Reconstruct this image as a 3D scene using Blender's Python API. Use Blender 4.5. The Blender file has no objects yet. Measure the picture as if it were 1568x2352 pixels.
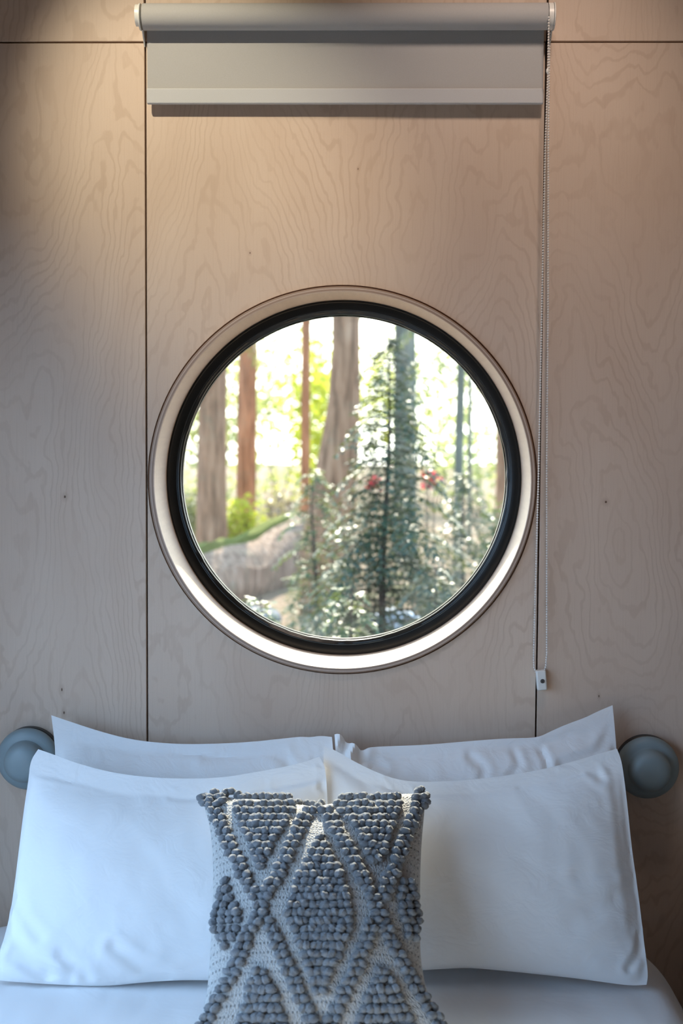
import bpy, bmesh, math, random
from math import sin, cos, pi, sqrt
from mathutils import Vector, Matrix, noise

S = bpy.context.scene
COL = S.collection
random.seed(7)

# ------------------------------------------------------------------ camera
ZW = 1.65                       # height of the window centre
FPX = 2884.4                    # focal length for a 1568 wide frame
TH, PS, PH = .0584, .0218, -.006
CAM = Vector((.065, -3.0, ZW + .102))
F = Vector((-sin(PS) * cos(TH), cos(PS) * cos(TH), -sin(TH)))
R0 = Vector((cos(PS), sin(PS), 0))
D0 = F.cross(R0)
if D0.z > 0: D0 = -D0
RT = cos(PH) * R0 + sin(PH) * D0
DN = -sin(PH) * R0 + cos(PH) * D0


def ray(px, py):
    return (F * FPX + RT * (px - 784) + DN * (py - 1176)).normalized()


def at(px, py, Y):              # the point of a vertical plane Y = const seen at a pixel
    d = ray(px, py)
    return CAM + d * ((Y - CAM.y) / d.y)


def on_plane(px, py, p, n):
    d = ray(px, py)
    return CAM + d * ((p - CAM).dot(n) / d.dot(n))


cd = bpy.data.cameras.new('camera')
cam = bpy.data.objects.new('camera', cd)
COL.objects.link(cam)
m3 = Matrix((RT, -DN, -F)).transposed()
cam.matrix_world = Matrix.Translation(CAM) @ m3.to_4x4()
cd.sensor_fit = 'HORIZONTAL'
cd.sensor_width = 24
cd.lens = FPX * 24 / 1568
cd.clip_start = .05
cd.clip_end = 500
cd.dof.use_dof = True
cd.dof.focus_distance = 2.85
cd.dof.aperture_fstop = 2.9
S.camera = cam
S.view_settings.view_transform = 'Standard'
S.view_settings.look = 'None'
S.view_settings.gamma = 1
S.view_settings.exposure = 0
S.view_settings.use_curve_mapping = False
S.cycles.use_denoising = True
S.cycles.max_bounces = 10
S.cycles.diffuse_bounces = 6
S.cycles.transparent_max_bounces = 16
S.cycles.sample_clamp_indirect = 6


# ------------------------------------------------------------------ helpers
class MB:
    def __init__(s):
        s.v, s.f, s.sm = [], [], []

    def add(s, vs, fs, smooth=True):
        b = len(s.v)
        s.v += [tuple(p) for p in vs]
        s.f += [tuple(b + i for i in f) for f in fs]
        s.sm += [smooth] * len(fs)

    def box(s, a, b):
        x0, y0, z0 = a; x1, y1, z1 = b
        s.add([(x0, y0, z0), (x1, y0, z0), (x1, y1, z0), (x0, y1, z0), (x0, y0, z1), (x1, y0, z1), (x1, y1, z1), (x0, y1, z1)],
              [(0, 3, 2, 1), (4, 5, 6, 7), (0, 1, 5, 4), (1, 2, 6, 5), (2, 3, 7, 6), (3, 0, 4, 7)], False)

    def lathe(s, prof, c, n=96, closed=False, wob=None):
        """prof: (radius, y) revolved about the Y axis through c=(x,z)"""
        k = len(prof)
        vs = []
        for i in range(n):
            a = 2 * pi * i / n
            for j, (r, y) in enumerate(prof):
                rr = r + (wob(j, a) if wob else 0)
                vs.append((c[0] + rr * cos(a), y, c[1] + rr * sin(a)))
        fs = []
        for i in range(n):
            i2 = (i + 1) % n
            for j in range(k if closed else k - 1):
                j2 = (j + 1) % k
                fs.append((i * k + j, i2 * k + j, i2 * k + j2, i * k + j2))
        s.add(vs, fs)

    def tube(s, pts, rad, n=8, cap=True, jitter=None):
        pts = [Vector(p) for p in pts]
        vs, fs = [], []
        up = Vector((0, 1, .01))
        for i, p in enumerate(pts):
            t = (pts[min(i + 1, len(pts) - 1)] - pts[max(i - 1, 0)]).normalized()
            a = up.cross(t)
            if a.length < 1e-4: a = Vector((1, 0, 0)).cross(t)
            a.normalize(); b = t.cross(a)
            r = rad[i] if isinstance(rad, (list, tuple)) else rad
            for k in range(n):
                an = 2 * pi * k / n
                rr = r * (jitter(p, an) if jitter else 1)
                vs.append(p + a * (rr * cos(an)) + b * (rr * sin(an)))
        for i in range(len(pts) - 1):
            for k in range(n):
                k2 = (k + 1) % n
                fs.append((i * n + k, i * n + k2, (i + 1) * n + k2, (i + 1) * n + k))
        if cap:
            fs.append(tuple(range(n - 1, -1, -1)))
            fs.append(tuple((len(pts) - 1) * n + k for k in range(n)))
        s.add(vs, fs)

    def ball(s, c, r, nu=8, nv=6, M=None, ridge=None):
        vs = [Vector((0, 0, -1))]
        for j in range(1, nv):
            t = -pi / 2 + pi * j / nv
            for i in range(nu):
                a = 2 * pi * i / nu
                q = 1 if ridge is None else ridge(a, t)
                vs.append(Vector((cos(t) * cos(a), cos(t) * sin(a), sin(t))) * q)
        vs.append(Vector((0, 0, 1)))
        fs = [(0, 1 + (i + 1) % nu, 1 + i) for i in range(nu)]
        for j in range(nv - 2):
            for i in range(nu):
                i2 = (i + 1) % nu
                fs.append((1 + j * nu + i, 1 + j * nu + i2, 1 + (j + 1) * nu + i2, 1 + (j + 1) * nu + i))
        L = len(vs) - 1
        fs += [(L, 1 + (nv - 2) * nu + i, 1 + (nv - 2) * nu + (i + 1) % nu) for i in range(nu)]
        c = Vector(c)
        if M is None:
            out = [c + p * r for p in vs]
        else:
            out = [c + M @ p for p in vs]
        s.add(out, fs)

    def build(s, name, mat, parent=None, loc=None, fix=False):
        me = bpy.data.meshes.new(name)
        if loc is not None:
            L = Vector(loc)
            vv = [(p[0] - L.x, p[1] - L.y, p[2] - L.z) for p in s.v]
        else:
            vv = s.v
        me.from_pydata(vv, [], s.f)
        me.polygons.foreach_set('use_smooth', s.sm)
        if fix:
            bm = bmesh.new(); bm.from_mesh(me)
            bmesh.ops.recalc_face_normals(bm, faces=bm.faces)
            bm.to_mesh(me); bm.free()
        if len(s.f) < 60000: me.set_sharp_from_angle(angle=math.radians(38))
        me.update()
        o = bpy.data.objects.new(name, me)
        COL.objects.link(o)
        if mat: me.materials.append(mat)
        if parent is not None:
            o.parent = parent
            if loc is not None: o.location = Vector(loc) - Vector(parent.location)
            else: o.location = -Vector(parent.matrix_world.translation if parent.parent is None else (0, 0, 0))
        elif loc is not None:
            o.location = loc
        return o


def empty(name, loc, label, cat, group=None):
    o = bpy.data.objects.new(name, None)
    COL.objects.link(o)
    o.location = loc
    o.empty_display_size = .1
    tag(o, label, cat, group)
    return o


def tag(o, label=None, cat=None, group=None, kind=None):
    if label: o['label'] = label
    if cat: o['category'] = cat
    if group: o['group'] = group
    if kind: o['kind'] = kind
    return o


def part(mb, name, mat, root, fix=False, label=None):
    """a mesh given in world coordinates, linked as a child of an unrotated root"""
    L = Vector((0, 0, 0)); r = root
    while r is not None:
        L += Vector(r.location); r = r.parent
    mb.v = [(p[0] - L.x, p[1] - L.y, p[2] - L.z) for p in mb.v]
    o = mb.build(name, mat, None, None, fix)
    o.parent = root
    if label: o['label'] = label
    return o


def bevel(o, w, seg=3):
    m = o.modifiers.new('bevel', 'BEVEL'); m.width = w; m.segments = seg; m.limit_method = 'ANGLE'
    for p in o.data.polygons: p.use_smooth = True
    return o


# ------------------------------------------------------------------ materials
class NT:
    def __init__(s, name):
        s.m = bpy.data.materials.new(name)
        s.m.use_nodes = True
        s.t = s.m.node_tree
        s.t.nodes.clear()
        s.out = s.n('ShaderNodeOutputMaterial')

    def n(s, typ, **kw):
        nd = s.t.nodes.new(typ)
        for k, v in kw.items(): setattr(nd, k, v)
        return nd

    def l(s, a, b): s.t.links.new(a, b)

    def setv(s, sock, v):
        if hasattr(v, 'is_output'): s.l(v, sock)
        else: sock.default_value = v

    def math(s, op, a, b=None, c=None, clamp=False):
        nd = s.n('ShaderNodeMath', operation=op); nd.use_clamp = clamp
        s.setv(nd.inputs[0], a)
        if b is not None: s.setv(nd.inputs[1], b)
        if c is not None: s.setv(nd.inputs[2], c)
        return nd.outputs[0]

    def mapping(s, src, scale=(1, 1, 1), loc=(0, 0, 0), rot=(0, 0, 0)):
        nd = s.n('ShaderNodeMapping')
        s.l(src, nd.inputs[0])
        nd.inputs['Scale'].default_value = scale
        nd.inputs['Location'].default_value = loc
        nd.inputs['Rotation'].default_value = rot
        return nd.outputs[0]

    def noise(s, vec, scale, detail=2, rough=.5, dist=0):
        nd = s.n('ShaderNodeTexNoise')
        if vec is not None: s.l(vec, nd.inputs['Vector'])
        nd.inputs['Scale'].default_value = scale
        nd.inputs['Detail'].default_value = detail
        nd.inputs['Roughness'].default_value = rough
        nd.inputs['Distortion'].default_value = dist
        return nd.outputs[0]

    def ramp(s, fac, stops):
        nd = s.n('ShaderNodeValToRGB')
        s.l(fac, nd.inputs[0])
        e = nd.color_ramp.elements
        while len(e) < len(stops): e.new(.5)
        for el, (p, c) in zip(e, stops):
            el.position = p
            el.color = (*c, 1) if len(c) == 3 else c
        return nd.outputs[0]

    def mix(s, fac, a, b, mode='MIX'):
        nd = s.n('ShaderNodeMix', data_type='RGBA', blend_type=mode)
        s.setv(nd.inputs[0], fac)
        for i, v in ((6, a), (7, b)):
            if hasattr(v, 'is_output'): s.l(v, nd.inputs[i])
            else: nd.inputs[i].default_value = (*v, 1) if len(v) == 3 else v
        return nd.outputs[2]

    def range(s, v, a, b, c=0, d=1, smooth=True):
        nd = s.n('ShaderNodeMapRange')
        if smooth: nd.interpolation_type = 'SMOOTHSTEP'
        s.l(v, nd.inputs[0])
        for i, x in enumerate((a, b, c, d)): nd.inputs[i + 1].default_value = x
        return nd.outputs[0]

    def bump(s, h, strength=.3, dist=.01):
        nd = s.n('ShaderNodeBump')
        s.l(h, nd.inputs['Height'])
        nd.inputs['Strength'].default_value = strength
        nd.inputs['Distance'].default_value = dist
        return nd.outputs[0]

    def bsdf(s, color, rough=.6, normal=None, spec=.5, sheen=0, trans=0, metal=0, coat=0, link=True):
        nd = s.n('ShaderNodeBsdfPrincipled')
        if hasattr(color, 'is_output'): s.l(color, nd.inputs['Base Color'])
        else: nd.inputs['Base Color'].default_value = (*color, 1)
        s.setv(nd.inputs['Roughness'], rough)
        nd.inputs['Specular IOR Level'].default_value = spec
        nd.inputs['Metallic'].default_value = metal
        nd.inputs['Transmission Weight'].default_value = trans
        nd.inputs['Sheen Weight'].default_value = sheen
        nd.inputs['Coat Weight'].default_value = coat
        if normal is not None: s.l(normal, nd.inputs['Normal'])
        if link: s.l(nd.outputs[0], s.out.inputs[0])
        return nd.outputs[0]

    def obj(s): return s.n('ShaderNodeTexCoord').outputs['Object']


def plain(name, color, rough=.5, **kw):
    t = NT(name); t.bsdf(color, rough, **kw); return t.m


def plywood(name, seed, knots=(), tint=(1, 1, 1)):
    t = NT(name)
    co = t.obj()
    sep = t.n('ShaderNodeSeparateXYZ'); t.l(co, sep.inputs[0])
    st = t.mapping(co, (1, 1, .30), (seed * 3.1, seed * 1.7, seed * 2.3))
    big = t.noise(st, 2.6, 1.5, .45, .35)
    mid = t.noise(t.mapping(co, (1, 1, .5), (seed, 0, seed * 5)), 12, 3, .55, .3)
    f = t.math('ADD', t.math('MULTIPLY', big, 1.0), t.math('MULTIPLY', mid, .092))
    f = t.math('ADD', f, t.math('MULTIPLY', sep.outputs[0], .55))
    s1 = t.math('SINE', t.math('MULTIPLY', f, 265.0))
    wide = t.noise(t.mapping(co, (1, 1, .4), (seed * 7, 0, 0)), 6, 2, .5)
    line = t.range(s1, .35, 1.0)
    line = t.math('MULTIPLY', line, t.range(wide, .3, .7, .25, 1.0))
    soft = t.math('MULTIPLY_ADD', t.math('SINE', t.math('MULTIPLY', f, 37.0)), .5, .5)
    fib = t.noise(t.mapping(co, (260, 1, 9), (seed, 0, 0)), 1.0, 3, .6)
    speck = t.noise(t.mapping(co, (1, 1, .8)), 420, 2, .6)
    blot = t.noise(t.mapping(co, (1, 1, .6), (0, 0, seed)), 3.5, 3, .5)
    c = t.ramp(blot, [(.3, (.635 * tint[0], .495 * tint[1], .395 * tint[2])), (.7, (.690 * tint[0], .555 * tint[1], .450 * tint[2]))])
    c = t.mix(t.math('MULTIPLY', line, .31), c, (.43, .295, .205))
    c = t.mix(t.math('MULTIPLY', soft, .10), c, (.50, .35, .255))
    c = t.mix(t.range(fib, .45, .8, 0, .16), c, (.44, .30, .205))
    c = t.mix(t.range(speck, .5, .8, 0, .12), c, (.36, .25, .18))
    for (kx, kz, rx, rz) in knots:
        mp = t.mapping(co, (1 / rx, 0, 1 / rz), (-kx / rx, 0, -kz / rz))
        ln = t.n('ShaderNodeVectorMath', operation='LENGTH'); t.l(mp, ln.inputs[0])
        c = t.mix(t.range(ln.outputs['Value'], .6, 1.25, 1, 0), c, (.035, .016, .010))
        c = t.mix(t.range(ln.outputs['Value'], 1.0, 5.0, .30, 0), c, (.33, .20, .13))
    nrm = t.bump(t.math('ADD', fib, t.math('MULTIPLY', line, .4)), .06, .002)
    t.bsdf(c, .50, nrm, .32)
    return t.m


def cloth(name, col, seed=0, weave=900, wr=.25, sheen=.15, fold=14):
    t = NT(name)
    co = t.obj()
    w = t.noise(co, weave, 2, .6)
    big = t.noise(t.mapping(co, (1, 1, 1.6), (seed, seed, 0), (0, .5, .3)), fold, 3, .55, .8)
    h = t.math('ADD', t.math('MULTIPLY', w, .05), t.math('MULTIPLY', big, 1.0))
    nrm = t.bump(h, wr, .010)
    t.bsdf(col, .85, nrm, .2, sheen)
    return t.m


M = {}
M['groove'] = plain('dark_groove', (.045, .025, .016), .9)
M['panel'] = plywood('birch_plywood', 4.0)
M['room'] = plain('dark_stained_ceiling_boards', (.16, .11, .08), .6)
M['brown'] = plain('stained_brown_boards', (.20, .125, .08), .6)
M['paint'] = plain('white_painted_boards', (.74, .745, .75), .6)
M['ring_gap'] = plain('raw_brown_edge', (.22, .12, .07), .8)
M['white_plastic'] = plain('white_plastic', (.78, .78, .75), .35)
M['bead'] = plain('bead_plastic', (.80, .77, .74), .4)
M['screw'] = plain('grey_screw', (.10, .10, .10), .5, metal=.4)
M['black_metal'] = plain('black_metal', (.010, .011, .012), .4)
M['linen'] = cloth('white_linen', (.86, .86, .86), 1.0, wr=.30)
M['linen_b'] = cloth('white_linen_back', (.86, .86, .86), 5.0, wr=.38, fold=17)
M['sheet'] = cloth('white_sheet', (.85, .85, .86), 3.0, wr=.30, fold=9)
M['bed_wood'] = plain('bed_platform_wood', (.42, .30, .21), .6)


def mk_blind(name, col):
    t = NT(name); co = t.obj()
    w = t.noise(t.mapping(co, (1, 1, 1)), 1300, 2, .7)
    nrm = t.bump(w, .12, .0015)
    c = t.mix(t.range(w, .3, .75), col, tuple(x * .86 for x in col))
    t.bsdf(c, .8, nrm, .25, .1)
    return t.m


M['blind'] = mk_blind('blind_fabric', (.47, .465, .465))
M['hem'] = mk_blind('blind_hem_fabric', (.57, .58, .60))


def mk_frame():
    t = NT('black_rubber_frame'); co = t.obj()
    n = t.noise(co, 60, 3, .6)
    t.bsdf((.0045, .006, .007), t.range(n, .3, .7, .28, .31), None, .45)
    return t.m


M['frame'] = mk_frame()


def mk_ring():
    # bent birch ply sleeve: its plies show as thin stripes on the room-side edge only
    t = NT('bent_plywood_sleeve'); co = t.obj()
    sep = t.n('ShaderNodeSeparateXYZ'); t.l(co, sep.inputs[0])
    r = t.math('SQRT', t.math('ADD', t.math('POWER', sep.outputs[0], 2), t.math('POWER', sep.outputs[2], 2)))
    rr = t.math('ADD', r, t.math('MULTIPLY', t.noise(co, 9, 2, .5), .0016))
    ply = t.ramp(t.range(rr, .4495, .4650, 0, 1, False), [
        (0, (.66, .53, .43)), (.10, (.60, .47, .38)), (.16, (.33, .235, .18)), (.40, (.36, .26, .205)), (.45, (.60, .48, .40)),
        (.54, (.55, .43, .35)), (.60, (.33, .235, .18)), (.76, (.37, .27, .21)), (.82, (.58, .46, .38)), (.90, (.42, .30, .23)), (1.0, (.30, .19, .13))])
    fib = t.noise(t.mapping(co, (60, 3, 60)), 1, 3, .6)
    face = t.ramp(fib, [(.3, (.60, .46, .35)), (.7, (.66, .51, .39))])
    edge = t.range(sep.outputs[1], -.0060, -.0045, 1, 0, False)
    c = t.mix(edge, face, ply)
    c = t.mix(t.range(t.noise(co, 130, 3, .7), .45, .8, 0, .30), c, (.36, .26, .20))
    t.bsdf(c, .45, t.bump(fib, .05, .002), .35)
    return t.m


M['ring'] = mk_ring()


def mk_glass():
    t = NT('window_glass'); co = t.obj()
    tr = t.n('ShaderNodeBsdfTransparent'); tr.inputs[0].default_value = (.93, .95, .94, 1)
    gl = t.n('ShaderNodeBsdfGlossy'); gl.inputs['Roughness'].default_value = .02
    fr = t.n('ShaderNodeFresnel'); bfc = t.n('ShaderNodeNewGeometry').outputs['Backfacing']
    t.l(t.math('SUBTRACT', 1.45, t.math('MULTIPLY', bfc, 1.45 - 1 / 1.45)), fr.inputs[0])
    m1 = t.n('ShaderNodeMixShader'); t.l(fr.outputs[0], m1.inputs[0]); t.l(tr.outputs[0], m1.inputs[1]); t.l(gl.outputs[0], m1.inputs[2])
    # dried dust and water specks
    tl = t.n('ShaderNodeBsdfTranslucent'); tl.inputs[0].default_value = (.8, .8, .8, 1)
    df = t.n('ShaderNodeBsdfDiffuse'); df.inputs[0].default_value = (.8, .8, .8, 1)
    md = t.n('ShaderNodeMixShader'); md.inputs[0].default_value = .5; t.l(tl.outputs[0], md.inputs[1]); t.l(df.outputs[0], md.inputs[2])
    sep = t.n('ShaderNodeSeparateXYZ'); t.l(co, sep.inputs[0])
    r = t.math('SQRT', t.math('ADD', t.math('POWER', sep.outputs[0], 2), t.math('POWER', sep.outputs[2], 2)))
    film = t.math('MULTIPLY', t.range(r, .25, .42, .002, .022), t.range(t.noise(co, 14, 4, .65), .35, .7, .3, 1))
    sp = t.range(t.noise(co, 210, 2, .7), .66, .80, 0, .06)
    fac = t.math('ADD', film, t.math('MULTIPLY', sp, t.range(t.noise(co, 5, 2, .5), .4, .65)))
    m2 = t.n('ShaderNodeMixShader'); t.l(fac, m2.inputs[0]); t.l(m1.outputs[0], m2.inputs[1]); t.l(md.outputs[0], m2.inputs[2])
    t.l(m2.outputs[0], t.out.inputs[0])
    return t.m


M['glass'] = mk_glass()


def mk_frost():
    t = NT('frosted_glass')
    a = t.bsdf((.42, .52, .55), .42, None, .5, trans=.45, link=False)
    t.l(a, t.out.inputs[0])
    return t.m


M['frost'] = mk_frost()


def mk_tuft():
    t = NT('grey_wool_yarn'); co = t.obj()
    n = t.noise(co, 90, 2, .6)
    st = t.noise(t.mapping(co, (1, 1, 1), rot=(.5, .3, .8)), 700, 3, .7)
    c = t.ramp(n, [(.3, (.125, .137, .155)), (.7, (.225, .240, .260))])
    c = t.mix(t.range(st, .4, .75, 0, .5), c, (.38, .385, .39))
    t.bsdf(c, .9, t.bump(st, .5, .0015), .15, .35)
    return t.m


def mk_weave():
    t = NT('oatmeal_cushion_weave')
    uv = t.n('ShaderNodeUVMap').outputs[0]
    sep = t.n('ShaderNodeSeparateXYZ'); t.l(uv, sep.inputs[0])
    rows = t.math('SINE', t.math('MULTIPLY', sep.outputs[1], 2 * pi * 29))
    cols = t.math('SINE', t.math('MULTIPLY', sep.outputs[0], 2 * pi * 58))
    fine = t.n('ShaderNodeTexVoronoi'); t.l(t.mapping(uv, (150, 110, 1)), fine.inputs['Vector']); fine.inputs['Scale'].default_value = 1
    dots = t.math('MULTIPLY', t.range(rows, .55, .98), t.range(cols, .0, .9))
    c = t.mix(t.math('MULTIPLY', dots, .75), (.55, .545, .53), (.22, .225, .235))
    c = t.mix(t.range(fine.outputs['Distance'], .3, .8, 0, .35), c, (.34, .34, .335))
    h = t.math('SUBTRACT', t.math('MULTIPLY', dots, .9), t.math('MULTIPLY', fine.outputs['Distance'], .9))
    t.bsdf(c, .95, t.bump(h, .8, .003), .1, .2)
    return t.m


M['tuft'] = mk_tuft()
M['weave'] = mk_weave()

# ------------------------------------------------------------------ the room
XL, XR, YF, ZC = -1.08, 1.00, -3.7, 3.4
SXL, SXR, SZ = -.4682, .4709, ZW + 1.0293      # the panel seams
HOLE = .4656
GAP = .0022


def ring_rect(mb, x0, x1, z0, z1, y0, y1, r=HOLE, n=144):
    """a board from y0 to y1 with a round hole about (0, ZW)"""
    angs = [2 * pi * i / n for i in range(n)]
    for cx, cz in ((x0, z0), (x1, z0), (x1, z1), (x0, z1)):
        angs.append(math.atan2(cz - ZW, cx) % (2 * pi))
    angs = sorted(set(round(a, 6) for a in angs))
    inn, outp = [], []
    for a in angs:
        c, s = cos(a), sin(a)
        inn.append((r * c, ZW + r * s))
        k = 1e9
        if c > 1e-9: k = min(k, x1 / c)
        if c < -1e-9: k = min(k, x0 / c)
        if s > 1e-9: k = min(k, (z1 - ZW) / s)
        if s < -1e-9: k = min(k, (z0 - ZW) / s)
        outp.append((k * c, ZW + k * s))
    N = len(angs)
    vs = [(x, y0, z) for x, z in inn] + [(x, y0, z) for x, z in outp] + [(x, y1, z) for x, z in inn] + [(x, y1, z) for x, z in outp]
    fs = []
    for i in range(N):
        j = (i + 1) % N
        fs += [(i, j, N + j, N + i), (2 * N + i, 3 * N + i, 3 * N + j, 2 * N + j), (i, 2 * N + i, 2 * N + j, j), (N + i, N + j, 3 * N + j, 3 * N + i)]
    mb.add(vs, fs, False)


mb = MB(); ring_rect(mb, XL, XR, 0, ZC, .018, .20)
wall = mb.build('wall_back', M['groove'], fix=True); tag(wall, kind='structure')


def knot(px, py, rx, rz):
    p = at(px, py, 0); return (p.x, p.z, rx, rz)


mats = {
    'left': plywood('birch_plywood_left', 1.3, [knot(149, 1141, .0026, .0034), knot(142, 1584, .0018, .0042), knot(147, 1637, .0020, .0038)]),
    'mid': plywood('birch_plywood_centre', 2.9, [knot(574, 581, .0013, .0020), knot(822, 388, .0011, .0016)]),
    'right': plywood('birch_plywood_right', 6.1, [knot(1391, 1153, .0026, .0030), knot(1375, 1599, .0014, .0032)]),
    'tl': plywood('birch_plywood_top_left', 7.7), 'tm': plywood('birch_plywood_top_centre', 8.8), 'tr': plywood('birch_plywood_top_right', 11.2)}


def panel(key, x0, x1, z0, z1):
    mb = MB()
    if key == 'mid': ring_rect(mb, x0, x1, z0, z1, 0, .0178)
    else: mb.box((x0, 0, z0), (x1, .0178, z1))
    o = part(mb, 'plywood_panel', mats[key], wall, fix=True)
    b = o.modifiers.new('bevel', 'BEVEL'); b.width = .0008; b.segments = 1; b.limit_method = 'ANGLE'
    return o


panel('left', XL + .002, SXL - GAP, .002, SZ - GAP)
panel('mid', SXL + GAP, SXR - GAP, .002, SZ - GAP)
panel('right', SXR + GAP, XR - .002, .002, SZ - GAP)
panel('tl', XL + .002, SXL - GAP - .001, SZ + GAP, ZC - .002)
panel('tm', SXL + GAP - .001, SXR - GAP + .002, SZ + GAP, ZC - .002)
panel('tr', SXR + GAP + .002, XR - .002, SZ + GAP, ZC - .002)

T = .12
WY0, WY1, WZ0, WZ1 = -3.40, -.38, .68, 2.25     # daylight window in the left wall
mb = MB()
mb.box((XL - T, YF, 0), (XL, WY0, ZC)); mb.box((XL - T, WY1, 0), (XL, .2, ZC))
mb.box((XL - T, WY0, 0), (XL, WY1, WZ0)); mb.box((XL - T, WY0, WZ1), (XL, WY1, ZC))
tag(mb.build('wall_left', plain('pale_birch_boards', (.60, .50, .42), .6)), kind='structure')
mb = MB(); mb.box((XR, YF, 0), (XR + T, .2, ZC)); tag(mb.build('wall_right', M['brown']), kind='structure')
mb = MB(); mb.box((XL - T, YF - T, 0), (XR + T, YF, ZC)); tag(mb.build('wall_front', M['room']), kind='structure')
mb = MB(); mb.box((XL - T, YF - T, ZC), (XR + T, .2, ZC + T)); tag(mb.build('ceiling', M['room']), kind='structure')
mb = MB(); mb.box((XL - T, YF - T, -.1), (XR + T, .2, 0)); tag(mb.build('floor', plain('oak_floor', (.30, .20, .13), .5)), kind='structure')

# round window: plywood sleeve, black frame, pane
win = bpy.data.objects.new('window_1', None); COL.objects.link(win); win.location = (0, 0, ZW); tag(win, kind='structure')
mb = MB()
mb.lathe([(.4490, -.0085), (.4500, -.0098), (.4595, -.0098), (.4608, -.0085), (.4612, .0), (.4612, .205), (.4500, .205), (.4500, .10), (.4490, 0)], (0, ZW), 192, True)
part(mb, 'sleeve', M['ring'], win, True)
mb = MB()
mb.lathe([(.4648, .0035), (.4616, .0035), (.4616, .017), (.4648, .017)], (0, ZW), 144, True)
part(mb, 'edge_band', M['ring_gap'], win, True)


def wob(j, a):
    if j < 11: return 0
    w = noise.noise(Vector((cos(a) * 7, sin(a) * 7, 3.3))) * .6 + noise.noise(Vector((cos(a) * 19, sin(a) * 19, 1.3))) * .5
    return -.0030 * max(0, w) - .0006


mb = MB()
mb.lathe([(.4498, .203), (.4498, .1835), (.4490, .1830), (.4470, .1830), (.4462, .1822), (.4445, .1822), (.4436, .1832), (.4265, .1836), (.4245, .1846),
          (.4236, .1880), (.4218, .1886), (.4206, .1920), (.4160, .1945), (.4150, .2020), (.4300, .203)], (0, ZW), 288, True, wob)
part(mb, 'frame', M['frame'], win, True)
mb = MB(); mb.lathe([(0, .2022), (.436, .2022), (.436, .2062), (0, .2062)], (0, ZW), 96, False)
mb.sm = [False] * len(mb.sm)
part(mb, 'pane', M['glass'], win, True)
mb = MB(); mb.lathe([(.4498, .2065), (.412, .2065), (.412, .222), (.4498, .222)], (0, ZW), 144, True)
part(mb, 'outer_frame', M['frame'], win, True)

# ------------------------------------------------------------------ roller blind
TY = -.055
tl, tr_ = at(329, 39, TY), at(1256, 38, TY)
tz = (tl.z + tr_.z) / 2
tr = .0295
bl = empty('roller_blind', (0, -.01, tz), 'pale grey roller blind rolled up on the wall above the round window', 'blind')


def xcyl(mb, x0, x1, y, z, r, n=64, cap=True):
    vs, fs = [], []
    for x in (x0, x1):
        for k in range(n): vs.append((x, y + r * cos(2 * pi * k / n), z + r * sin(2 * pi * k / n)))
    for k in range(n):
        fs.append((k, (k + 1) % n, n + (k + 1) % n, n + k))
    mb.add(vs, fs)
    if cap:
        mb.add(vs[:n], [tuple(range(n - 1, -1, -1))], False); mb.add(vs[n:], [tuple(range(n))], False)


mb = MB(); xcyl(mb, tl.x, tr_.x, TY, tz, tr); part(mb, 'roll', M['blind'], bl, True)
FY = TY + tr - .001
fl, fr = at(338, 120, FY), at(1248, 120, FY)
zt, zb = at(800, 204, FY).z, at(800, 239.5, FY).z
mb = MB(); mb.box((fl.x, FY - .0006, zt - .004), (fr.x, FY + .0006, tz + .004)); part(mb, 'fabric_drop', M['blind'], bl)
mb = MB(); mb.box((fl.x - .001, FY - .0065, zb), (fr.x + .001, FY + .0065, zt)); o = part(mb, 'hem_bar', M['hem'], bl); bevel(o, .003)


def bracket(x0, x1, r, zlow):
    """side plate in the YZ plane: a round eye about the roll tapering down to the wall"""
    pr = [(-.0005, tz + .020), (-.0005, tz - zlow)]
    for k in range(25):
        a = -2.45 + (2.45 + 1.9) * k / 24
        pr.append((TY - r * cos(a) , tz + r * sin(a)))
    n = len(pr)
    vs = [(x0, y, z) for y, z in pr] + [(x1, y, z) for y, z in pr]
    fs = [tuple(range(n)), tuple(range(2 * n - 1, n - 1, -1))] + [(i, (i + 1) % n, n + (i + 1) % n, n + i) for i in range(n)]
    m = MB(); m.add(vs, fs, False)
    return m


o = part(bracket(tl.x - .0085, tl.x - .0045, .030, .052), 'bracket', M['white_plastic'], bl, True); bevel(o, .0012)
mb = MB(); xcyl(mb, tl.x - .016, tl.x - .0085, TY - .004, tz + .002, .024); o = part(mb, 'end_cap', M['white_plastic'], bl, True); bevel(o, .003)
mb = MB(); xcyl(mb, tl.x - .0045, tl.x, TY, tz, .011); part(mb, 'axle_pin', M['white_plastic'], bl, True)
o = part(bracket(tr_.x + .0135, tr_.x + .0165, .031, .050), 'bracket', M['white_plastic'], bl, True); bevel(o, .0012)
mb = MB(); xcyl(mb, tr_.x + .0015, tr_.x + .0125, TY, tz, .0295); o = part(mb, 'chain_drum', M['white_plastic'], bl, True); bevel(o, .003)
mb = MB(); xcyl(mb, tr_.x, tr_.x + .0015, TY, tz, .024); part(mb, 'drum_hub', M['black_metal'], bl, True)


def strand(mb, pts, step=.0061, r=.0024):
    P = [at(*p) for p in pts]
    # resample evenly
    acc = 0; nxt = 0
    for a, b in zip(P, P[1:]):
        L = (b - a).length
        while nxt <= acc + L:
            mb.ball(a + (b - a) * ((nxt - acc) / L), r, 8, 6); nxt += step
        acc += L
    mb.tube(P, .0006, 5)


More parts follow.
